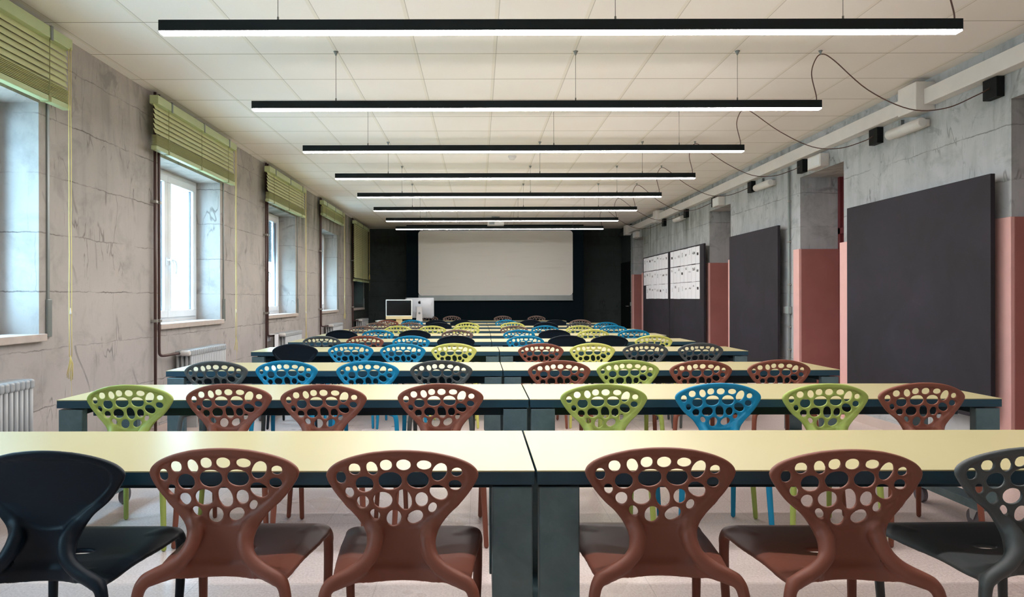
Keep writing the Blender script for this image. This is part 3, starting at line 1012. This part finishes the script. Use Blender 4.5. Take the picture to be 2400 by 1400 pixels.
def surface_nets(Fv):
    s = Fv < 0
    nx, ny, nz = Fv.shape
    acc = np.zeros((nx - 1, ny - 1, nz - 1, 3), np.float32)
    cnt = np.zeros((nx - 1, ny - 1, nz - 1), np.float32)
    dims = (nx - 1, ny - 1, nz - 1)

    def corner(o):
        return Fv[o[0]:o[0] + dims[0], o[1]:o[1] + dims[1], o[2]:o[2] + dims[2]]
    for ax in range(3):
        oth = [a for a in range(3) if a != ax]
        for u in (0, 1):
            for v in (0, 1):
                o0 = [0, 0, 0]
                o0[oth[0]], o0[oth[1]] = u, v
                o1 = list(o0)
                o1[ax] = 1
                f0, f1 = corner(o0), corner(o1)
                m = (f0 < 0) != (f1 < 0)
                t = f0[m] / (f0[m] - f1[m])
                pos = np.zeros((t.size, 3), np.float32)
                pos[:] = o0
                pos[:, ax] = t
                acc[m] += pos
                cnt[m] += 1
    act = cnt > 0
    idx = np.full(dims, -1, np.int64)
    idx[act] = np.arange(act.sum())
    cells = np.argwhere(act)
    verts = cells + acc[act] / cnt[act][:, None]
    faces = []
    for ax in range(3):
        a, b = [(1, 2), (2, 0), (0, 1)][ax]
        sl0 = [slice(None)] * 3
        sl1 = [slice(None)] * 3
        sl0[ax] = slice(0, -1)
        sl1[ax] = slice(1, None)
        s0, s1 = s[tuple(sl0)], s[tuple(sl1)]
        e = np.argwhere(s0 != s1)
        e = e[(e[:, a] > 0) & (e[:, b] > 0) & (e[:, a] < Fv.shape[a] - 1) & (e[:, b] < Fv.shape[b] - 1)]
        flip = ~s0[tuple(e.T)]
        q = []
        for da, db in ((-1, -1), (0, -1), (0, 0), (-1, 0)):
            c = e.copy()
            c[:, a] += da
            c[:, b] += db
            q.append(idx[tuple(c.T)])
        q = np.stack(q, 1)
        q[flip] = q[flip][:, ::-1]
        faces.append(q)
    return verts, np.concatenate(faces)


REAR_P = [np.array(p) for p in spline([(0.178, -0.125, 0.682), (0.150, -0.128, 0.660), (0.1235, -0.135, 0.637), (0.100, -0.139, 0.613), (0.0815, -0.155, 0.590), (0.0735, -0.174, 0.564), (0.0785, -0.186, 0.537), (0.0905, -0.196, 0.515), (0.1125, -0.204, 0.4955), (0.141, -0.212, 0.480), (0.173, -0.220, 0.466), (0.199, -0.228, 0.449), (0.211, -0.234, 0.420), (0.217, -0.240, 0.36), (0.226, -0.249, 0.18), (0.234, -0.26, 0.012)], 3)]
REAR_R = np.interp([p[2] for p in REAR_P][::-1], [0.0, 0.36, 0.42, 0.449, 0.466, 0.48, 0.4955, 0.515, 0.537, 0.564, 0.59, 0.613, 0.637, 0.66, 0.69], [0.0125, 0.0155, 0.0165, 0.017, 0.0175, 0.0185, 0.0195, 0.0205, 0.0215, 0.0205, 0.0155, 0.009, 0.0055, 0.004, 0.003])[::-1]
FRONT_P = [np.array(p) for p in spline([(0.16, 0.16, 0.447), (0.195, 0.218, 0.444), (0.2165, 0.240, 0.428), (0.223, 0.245, 0.385), (0.222, 0.238, 0.25), (0.212, 0.218, 0.012)], 4)]
FRONT_R = np.interp(np.linspace(0, 1, len(FRONT_P)), [0, 0.25, 0.45, 0.7, 1.0], [0.006, 0.013, 0.018, 0.0165, 0.0125])


def chair_parts(perforated):
    ax = np.arange(-0.2655, 0.266, VOX)
    ax = ax - ax.mean()
    ay = np.arange(-0.295, 0.292, VOX)
    az = np.arange(-0.010, 0.838, VOX)
    X, Y, Z = np.meshgrid(ax, ay, az, indexing='ij')
    X = X.astype(np.float32)
    Y = Y.astype(np.float32)
    Z = Z.astype(np.float32)
    AX = np.abs(X)
    # back shell
    half = []
    for yy, l, r in zip(OUT_Y, OUT_L, OUT_R):
        xl, zl = crop_to_local(l, yy)
        xr, zr = crop_to_local(r, yy)
        half.append(((xr - xl) / 2, (zl + zr) / 2))
    zt = crop_to_local(757, 84)[1]
    half = [p for p in half if p[1] > 0.52]
    half = [(max(0.0, p[0]), p[2]) for p in spline([(a, 0, b) for a, b in [(0.0, zt)] + half], 4)][1:]
    half += [(0.082, 0.50), (0.091, 0.47), (0.097, 0.457), (0.085, 0.444), (0.06, 0.439)]
    poly = [(0, zt)] + half + [(-a, b) for a, b in reversed(half)]
    g2x, g2z = np.meshgrid(ax, az, indexing='ij')
    d2 = poly_sdf(g2x, g2z, poly)
    # the thick rim outside a fine step
    ins = [crop_to_local(*q) for q in ((175, 320), (190, 260), (250, 215), (350, 185), (500, 165), (700, 157), (900, 160), (1080, 175), (1220, 205), (1310, 255), (1340, 330), (1300, 420), (1200, 520), (1090, 620), (980, 710), (890, 752), (780, 766), (680, 755), (590, 715), (480, 640), (370, 555), (270, 470), (205, 390))]
    ins = [tuple(p) for p in spline([(a, 0, b) for a, b in ins + ins[:1]], 4)]
    ins = [(p[0], p[2]) for p in ins][:-1]
    di = poly_sdf(g2x, g2z, ins)
    thick = 0.0055 + 0.0045 * np.clip((di + 0.0015) / 0.003, 0, 1)
    ysurf = prof(g2z) + np.clip(curv(g2z) * g2x ** 2, -0.045, 0.03)
    off = np.abs(Y - ysurf[:, None, :].astype(np.float32)) * 0.975 - thick[:, None, :].astype(np.float32)
    shell = smax(off, d2[:, None, :].astype(np.float32), 0.008)
    legs = chain_sdf(AX, Y, Z, REAR_P, REAR_R)
    front = chain_sdf(AX, Y, Z, FRONT_P, FRONT_R)
    # seat
    hs = [(0.0, 0.268), (0.10, 0.269), (0.17, 0.266), (0.208, 0.258), (0.228, 0.238), (0.234, 0.20), (0.229, 0.10), (0.219, 0.0), (0.210, -0.09), (0.203, -0.16), (0.197, -0.205), (0.175, -0.213), (0.145, -0.203), (0.11, -0.185), (0.085, -0.155), (0.05, -0.135), (0.0, -0.13)]
    spoly = hs + [(-a, b) for a, b in reversed(hs[1:-1])]
    sx, sy = np.meshgrid(ax, ay, indexing='ij')
    ds = poly_sdf(sx, sy, spoly)
    zs = 0.458 - 0.014 * np.exp(-((sy - 0.0) / 0.13) ** 2 - (sx / 0.13) ** 2)
    zs = zs - 0.9 * np.maximum(sy - 0.215, 0) ** 1.5 - 2.2 * np.maximum(np.abs(sx) - 0.17, 0) ** 1.7
    zs = zs - 0.008 * np.clip((-0.06 - sy) / 0.06, 0, 1) * np.exp(-(sx / 0.1) ** 2)
    zs = zs - 0.010 * np.clip((-sy - 0.05) / 0.1, 0, 1) * np.clip((np.abs(sx) - 0.1) / 0.08, 0, 1)
    slot = (np.sqrt((sx / 0.034) ** 2 + ((sy - 0.035) / 0.016) ** 2) - 1) * 0.016
    seat = smax(np.abs(Z - zs[:, :, None].astype(np.float32)) - 0.0075, ds[:, :, None].astype(np.float32), 0.008)
    seat = smax(seat, -slot[:, :, None].astype(np.float32), 0.006)
    body = smin(shell, seat, 0.045)
    body = smin(body, legs, np.interp(az, [0.40, 0.44, 0.565, 0.62], [0.02, 0.037, 0.034, 0.014])[None, None, :].astype(np.float32))
    body = smin(body, front, 0.03)
    if perforated:
        hole = np.full(g2x.shape, 1.0)
        for cx, cy, rx, ry, rot in HOLES:
            hx, hz = crop_to_local(cx, cy)
            x2, _ = crop_to_local(cx + rx, cy)
            _, z2 = crop_to_local(cx, cy - ry)
            a, b = abs(x2 - hx), abs(z2 - hz)
            t = math.radians(rot)
            # rotation positive leans the top to the right
            u = (g2x - hx) * math.cos(t) - (g2z - hz) * math.sin(t) if ry >= rx else (g2x - hx) * math.cos(t) + (g2z - hz) * math.sin(t)
            v = (g2x - hx) * math.sin(t) + (g2z - hz) * math.cos(t) if ry >= rx else -(g2x - hx) * math.sin(t) + (g2z - hz) * math.cos(t)
            p = 2.12
            q = (np.abs(u / a) ** p + np.abs(v / b) ** p) ** (1 / p)
            hole = np.minimum(hole, (q - 1) * min(a, b))
        body = smax(body, -hole[:, None, :].astype(np.float32), 0.005)
    body = body.astype(np.float32)
    v, f = surface_nets(body)
    # normals from the field's gradient
    gr = np.stack(np.gradient(body), -1)
    i0 = np.clip(np.floor(v).astype(int), 0, np.array(body.shape) - 2)
    fr = v - i0
    nrm = np.zeros_like(v)
    for a in (0, 1):
        for b in (0, 1):
            for c in (0, 1):
                wt = (fr[:, 0] if a else 1 - fr[:, 0]) * (fr[:, 1] if b else 1 - fr[:, 1]) * (fr[:, 2] if c else 1 - fr[:, 2])
                nrm += wt[:, None] * gr[i0[:, 0] + a, i0[:, 1] + b, i0[:, 2] + c]
    nrm /= np.linalg.norm(nrm, axis=1)[:, None] + 1e-9
    iv = np.clip(np.round(v).astype(int), 0, np.array(body.shape) - 1)
    dl = legs[tuple(iv.T)]
    df = front[tuple(iv.T)]
    dsh = shell[tuple(iv.T)]
    vw = np.stack([ax[0] + v[:, 0] * VOX, ay[0] + v[:, 1] * VOX, az[0] + v[:, 2] * VOX], 1)
    fc = vw[f].mean(1)
    fl, ff, fs = dl[f].mean(1), df[f].mean(1), dsh[f].mean(1)
    lab = np.zeros(len(f), int)                                   # 0 seat
    lab[(fc[:, 2] > 0.468) & (fc[:, 1] < -0.06)] = 1              # backrest
    rear = (fl < 0.006) & (fc[:, 2] < 0.492) & (fc[:, 1] < -0.14)
    rear |= (fc[:, 2] < 0.42) & (fc[:, 1] < 0)
    fro = (ff < 0.007) & (fc[:, 2] < 0.445) & (fc[:, 1] > 0.1)
    fro |= (fc[:, 2] < 0.41) & (fc[:, 1] > 0)
    lab[rear & (fc[:, 0] < 0)] = 2
    lab[rear & (fc[:, 0] >= 0)] = 3
    lab[fro & (fc[:, 0] < 0)] = 4
    lab[fro & (fc[:, 0] >= 0)] = 5
    res = []
    for k, nm in enumerate(('seat', 'backrest', 'leg', 'leg', 'leg', 'leg')):
        fk = f[lab == k]
        used, inv = np.unique(fk.ravel(), return_inverse=True)
        res.append((nm, vw[used], inv.reshape(-1, 4), nrm[used]))
    return res


def mesh_from(nm, v, f, nrm):
    me = bpy.data.meshes.new(nm)
    me.vertices.add(len(v))
    me.vertices.foreach_set('co', v.astype(np.float32).ravel())
    me.loops.add(len(f) * 4)
    me.loops.foreach_set('vertex_index', f.astype(np.int32).ravel())
    me.polygons.add(len(f))
    me.polygons.foreach_set('loop_start', np.arange(0, len(f) * 4, 4, dtype=np.int32))
    me.polygons.foreach_set('use_smooth', np.ones(len(f), bool))
    me.update(calc_edges=True)
    me.validate()
    me.normals_split_custom_set_from_vertices([tuple(n) for n in nrm])
    return me


BASE = {p: [(nm, mesh_from(nm, v, f, n)) for nm, v, f, n in chair_parts(p)] for p in (True, False)}
PROTO = {}


def chair(colour, x, y, rz, label, group):
    if colour not in PROTO:
        root = empty('stacking_chair', (0, 0, 0))
        for nm, me in BASE[colour != 'black']:
            m2 = me.copy()
            m2.materials.append(M['chair_' + colour])
            o = bpy.data.objects.new(nm, m2)
            COL.objects.link(o)
            o.parent = root
        PROTO[colour] = root
        c = root
    else:
        c = copy_tree(PROTO[colour])
    c.location = (x, y, 0)
    c.rotation_euler = (0, 0, rz)
    tag(c, label, 'chair', group)
    return c


B, G, U, K, E, T, W = 'brown', 'green', 'blue', 'black', 'grey', 'taupe', 'yellow'
CH = [
    (2.155, [(104, K, 0), (512, B, 0), (940, B, 0), (1556, B, 0), (1990, B, 0), (2440, E, 0)]),
    (3.665, [(305, G, 0), (528, B, 0), (757, B, 0), (1030, B, 0), (1417, G, 0), (1690, U, 0), (1937, G, 0), (2174, B, 0)]),
    (4.98, [(507, E, 0), (668, U, 0), (860, U, 0), (1033, E, 0), (1296, B, 0), (1448, G, 0), (1643, B, 0), (1833, B, 0)]),
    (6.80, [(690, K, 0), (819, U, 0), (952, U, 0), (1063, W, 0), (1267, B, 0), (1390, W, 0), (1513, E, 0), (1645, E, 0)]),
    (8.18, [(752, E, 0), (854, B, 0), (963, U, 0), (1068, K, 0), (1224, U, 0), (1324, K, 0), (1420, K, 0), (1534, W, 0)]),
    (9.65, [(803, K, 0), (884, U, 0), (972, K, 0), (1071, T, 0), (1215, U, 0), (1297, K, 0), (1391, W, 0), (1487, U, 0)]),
    (11.05, [(849, T, 0), (932, W, 0), (1013, W, 0), (1095, W, 0), (1201, T, 0), (1274, U, 0), (1359, W, 0), (1439, U, 0)]),  # taupe in this and the next row: grey with warmer light painted in
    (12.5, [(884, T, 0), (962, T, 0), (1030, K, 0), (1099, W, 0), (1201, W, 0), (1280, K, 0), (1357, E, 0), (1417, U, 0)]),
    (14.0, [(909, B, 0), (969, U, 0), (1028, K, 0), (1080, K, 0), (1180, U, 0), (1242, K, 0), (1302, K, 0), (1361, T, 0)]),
]
for ri, (d, lst) in enumerate(CH):
    rw = 'nearest row' if ri == 0 else '%s row from the viewer' % ORD[ri]
    jr = random.Random(50 + ri)
    dt = d - 0.17
    xs_ = [(px - VX) * dt / F for px, _c, _d in lst]
    sm, last = SEAM[ri], None
    clear = 0.366 if ri < 2 else 0.388
    for k in range(len(xs_)):                       # right of the seam, outwards
        if xs_[k] > sm:
            xs_[k] = max(xs_[k], sm + clear if last is None else last + 0.499)
            last = xs_[k]
    last = None
    for k in reversed(range(len(xs_))):             # left of the seam, outwards
        if xs_[k] < sm:
            xs_[k] = min(xs_[k], sm - clear if last is None else last - 0.499)
            last = xs_[k]
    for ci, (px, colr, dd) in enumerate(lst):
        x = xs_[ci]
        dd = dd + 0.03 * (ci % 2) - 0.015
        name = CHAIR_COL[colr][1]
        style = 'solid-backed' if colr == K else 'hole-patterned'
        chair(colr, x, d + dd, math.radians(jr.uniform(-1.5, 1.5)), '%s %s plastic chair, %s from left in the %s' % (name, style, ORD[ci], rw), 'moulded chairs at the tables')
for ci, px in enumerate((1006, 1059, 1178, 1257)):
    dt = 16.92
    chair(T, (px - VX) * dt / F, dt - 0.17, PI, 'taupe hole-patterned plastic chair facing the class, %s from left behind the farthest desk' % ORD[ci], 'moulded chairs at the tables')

# ------------------------------------------------------------------ computers on the far tables
cx, cy = (935 - VX) * 14.45 / F, 14.45
w_, hgt = 62 * 14.45 / F, 46 * 14.45 / F
zb = TZ + 0.095
root = empty('desktop_computer', (cx, cy, TZ), 'cream all-in-one computer with its black screen facing the viewer', 'computer')
MB().box(cx - w_ / 2, cx + w_ / 2, cy - 0.006, cy + 0.008, zb, zb + hgt, 0.005).build('case', M['window_white'], root)
MB().box(cx - w_ / 2 + 0.002, cx + w_ / 2 - 0.002, cy - 0.009, cy - 0.006, zb + 0.002, zb + 0.066, 0.002).build('chin', M['cream_alu'], root)
MB().box(cx - w_ / 2 + 0.02, cx + w_ / 2 - 0.02, cy - 0.008, cy - 0.006, zb + 0.08, zb + hgt - 0.02, 0.0005).build('screen', M['screen'], root)
MB().prism([(cy - 0.0, TZ + 0.20), (cy + 0.012, TZ + 0.20), (cy + 0.075, TZ + 0.006), (cy + 0.06, TZ + 0.006)], cx - 0.065, cx + 0.065, 'x').box(cx - 0.065, cx + 0.065, cy - 0.06, cy + 0.075, TZ, TZ + 0.006, 0.002).build('stand', M['cream_alu'], root)

dm = 15.95
cx, cy = (983.5 - VX) * dm / F, dm
w_ = 67 * dm / F
zt = HC + (VY - 698) * dm / F
zb = HC - (745 - VY) * dm / F
root = empty('desktop_computer', (cx, cy, TZ), 'silver all-in-one computer seen from behind with a fruit emblem', 'computer')
n = 14
shell = MB()
shell.prism(round_rect(cx - w_ / 2, cx + w_ / 2, zb, zt, 0.018), cy, cy + 0.008)
shell.build('case', M['aluminium'], root)
bulge = bmesh.new()
gx, gz = 16, 12
grid = []
for i in range(gx + 1):
    colv = []
    for j in range(gz + 1):
        u, v = i / gx * 2 - 1, j / gz * 2 - 1
        colv.append(bulge.verts.new((cx + u * (w_ / 2 - 0.004), cy - 0.045 * (1 - u * u) ** 0.8 * (1 - v * v) ** 0.8, (zb + zt) / 2 + v * ((zt - zb) / 2 - 0.004))))
    grid.append(colv)
for i in range(gx):
    for j in range(gz):
        f_ = bulge.faces.new((grid[i][j], grid[i + 1][j], grid[i + 1][j + 1], grid[i][j + 1]))
        f_.smooth = True
mbk = MB()
mbk.bm.free()
mbk.bm = bulge
mbk.build('back_shell', M['aluminium'], root)
MB().box(cx - w_ / 2 + 0.012, cx + w_ / 2 - 0.012, cy + 0.008, cy + 0.009, zb + 0.08, zt - 0.012).build('screen', M['screen'], root)
st = MB().prism([(cx - 0.055, zb + 0.26), (cx + 0.055, zb + 0.26), (cx + 0.075, TZ + 0.004), (cx - 0.075, TZ + 0.004)], cy - 0.075, cy - 0.065)
st.box(cx - 0.06, cx + 0.06, cy - 0.07, cy - 0.02, zb + 0.2, zb + 0.26, 0.003)
st.box(cx - 0.085, cx + 0.085, cy - 0.09, cy + 0.1, TZ, TZ + 0.006, 0.002)
st.build('stand', M['white_plastic'], root)
MB().cyl((cx, cy - 0.077, zb + 0.11), (cx, cy - 0.075, zb + 0.11), 0.026, 18).build('cable_port', M['grey_metal'], root)
# fruit emblem: body outline with a bite, and a leaf
def emblem(cx, cz, s):
    pts = []
    R0 = [(-0.02, 0.36), (0.12, 0.42), (0.27, 0.40), (0.38, 0.31), (0.30, 0.20), (0.28, 0.08), (0.33, -0.05), (0.41, -0.11), (0.33, -0.30), (0.20, -0.43), (0.10, -0.42), (0.0, -0.39), (-0.10, -0.42), (-0.20, -0.43), (-0.34, -0.28), (-0.42, -0.05), (-0.42, 0.15), (-0.33, 0.34), (-0.18, 0.41)]
    body = [(cx + a * s, cz + b * s) for a, b in R0]
    leaf = [(cx + a * s, cz + b * s) for a, b in ((0.0, 0.44), (0.02, 0.58), (0.16, 0.70), (0.17, 0.58), (0.10, 0.47))]
    return body, leaf
bo, le = emblem(cx, zb + 0.36, 0.075)
MB().prism(bo, cy - 0.0475, cy - 0.040).prism(le, cy - 0.0475, cy - 0.040).build('emblem', M['black_plastic'], root)

o = MB().box(cx + 0.12, cx + 0.26, 14.50, 14.60, TZ, TZ + 0.012, 0.004).build('keyboard', M['white_plastic'])
tag(o, 'small white keyboard on the far table right of the computers', 'keyboard')
lp = []
c0 = (893 - VX) * 14.4 / F
for k in range(40):
    a = k / 39 * 2 * PI * 2.2
    lp.append((c0 + 0.10 * math.cos(a) + 0.02 * math.sin(a * 0.5), 14.4 + 0.05 * math.sin(a), TZ + 0.012 + 0.022 * (1 + math.sin(a * 0.7)) + k * 0.0006))
lp += [(c0 + 0.2, 14.42, TZ + 0.03), (c0 + 0.3, 14.5, TZ + 0.008)]
o = MB().tube(lp, 0.006, 6).build('coiled_cable', M['white_plastic'])
tag(o, 'white coiled cable on the far table left of the cream computer', 'cable')

# ------------------------------------------------------------------ outside
mb = MB().box(-11.2, -10.2, -6, 26, -4, 7.5)
bld = mb.build('building_outside', M['facade'])
tag(bld, 'pale rendered building seen through the windows', 'building')
for yy in np.arange(-4, 25, 2.6):
    for zz in (-1.2, 1.0, 4.0):
        MB().box(-10.2, -10.17, yy, yy + 1.0, zz, zz + 1.5).build('window', M['facade_dark'], bld)
tag(MB().box(-10.2, XLW - 0.36, -8, 28, -4.2, -4).build('ground', M['facade']), 'paved yard outside', None, None, 'structure')
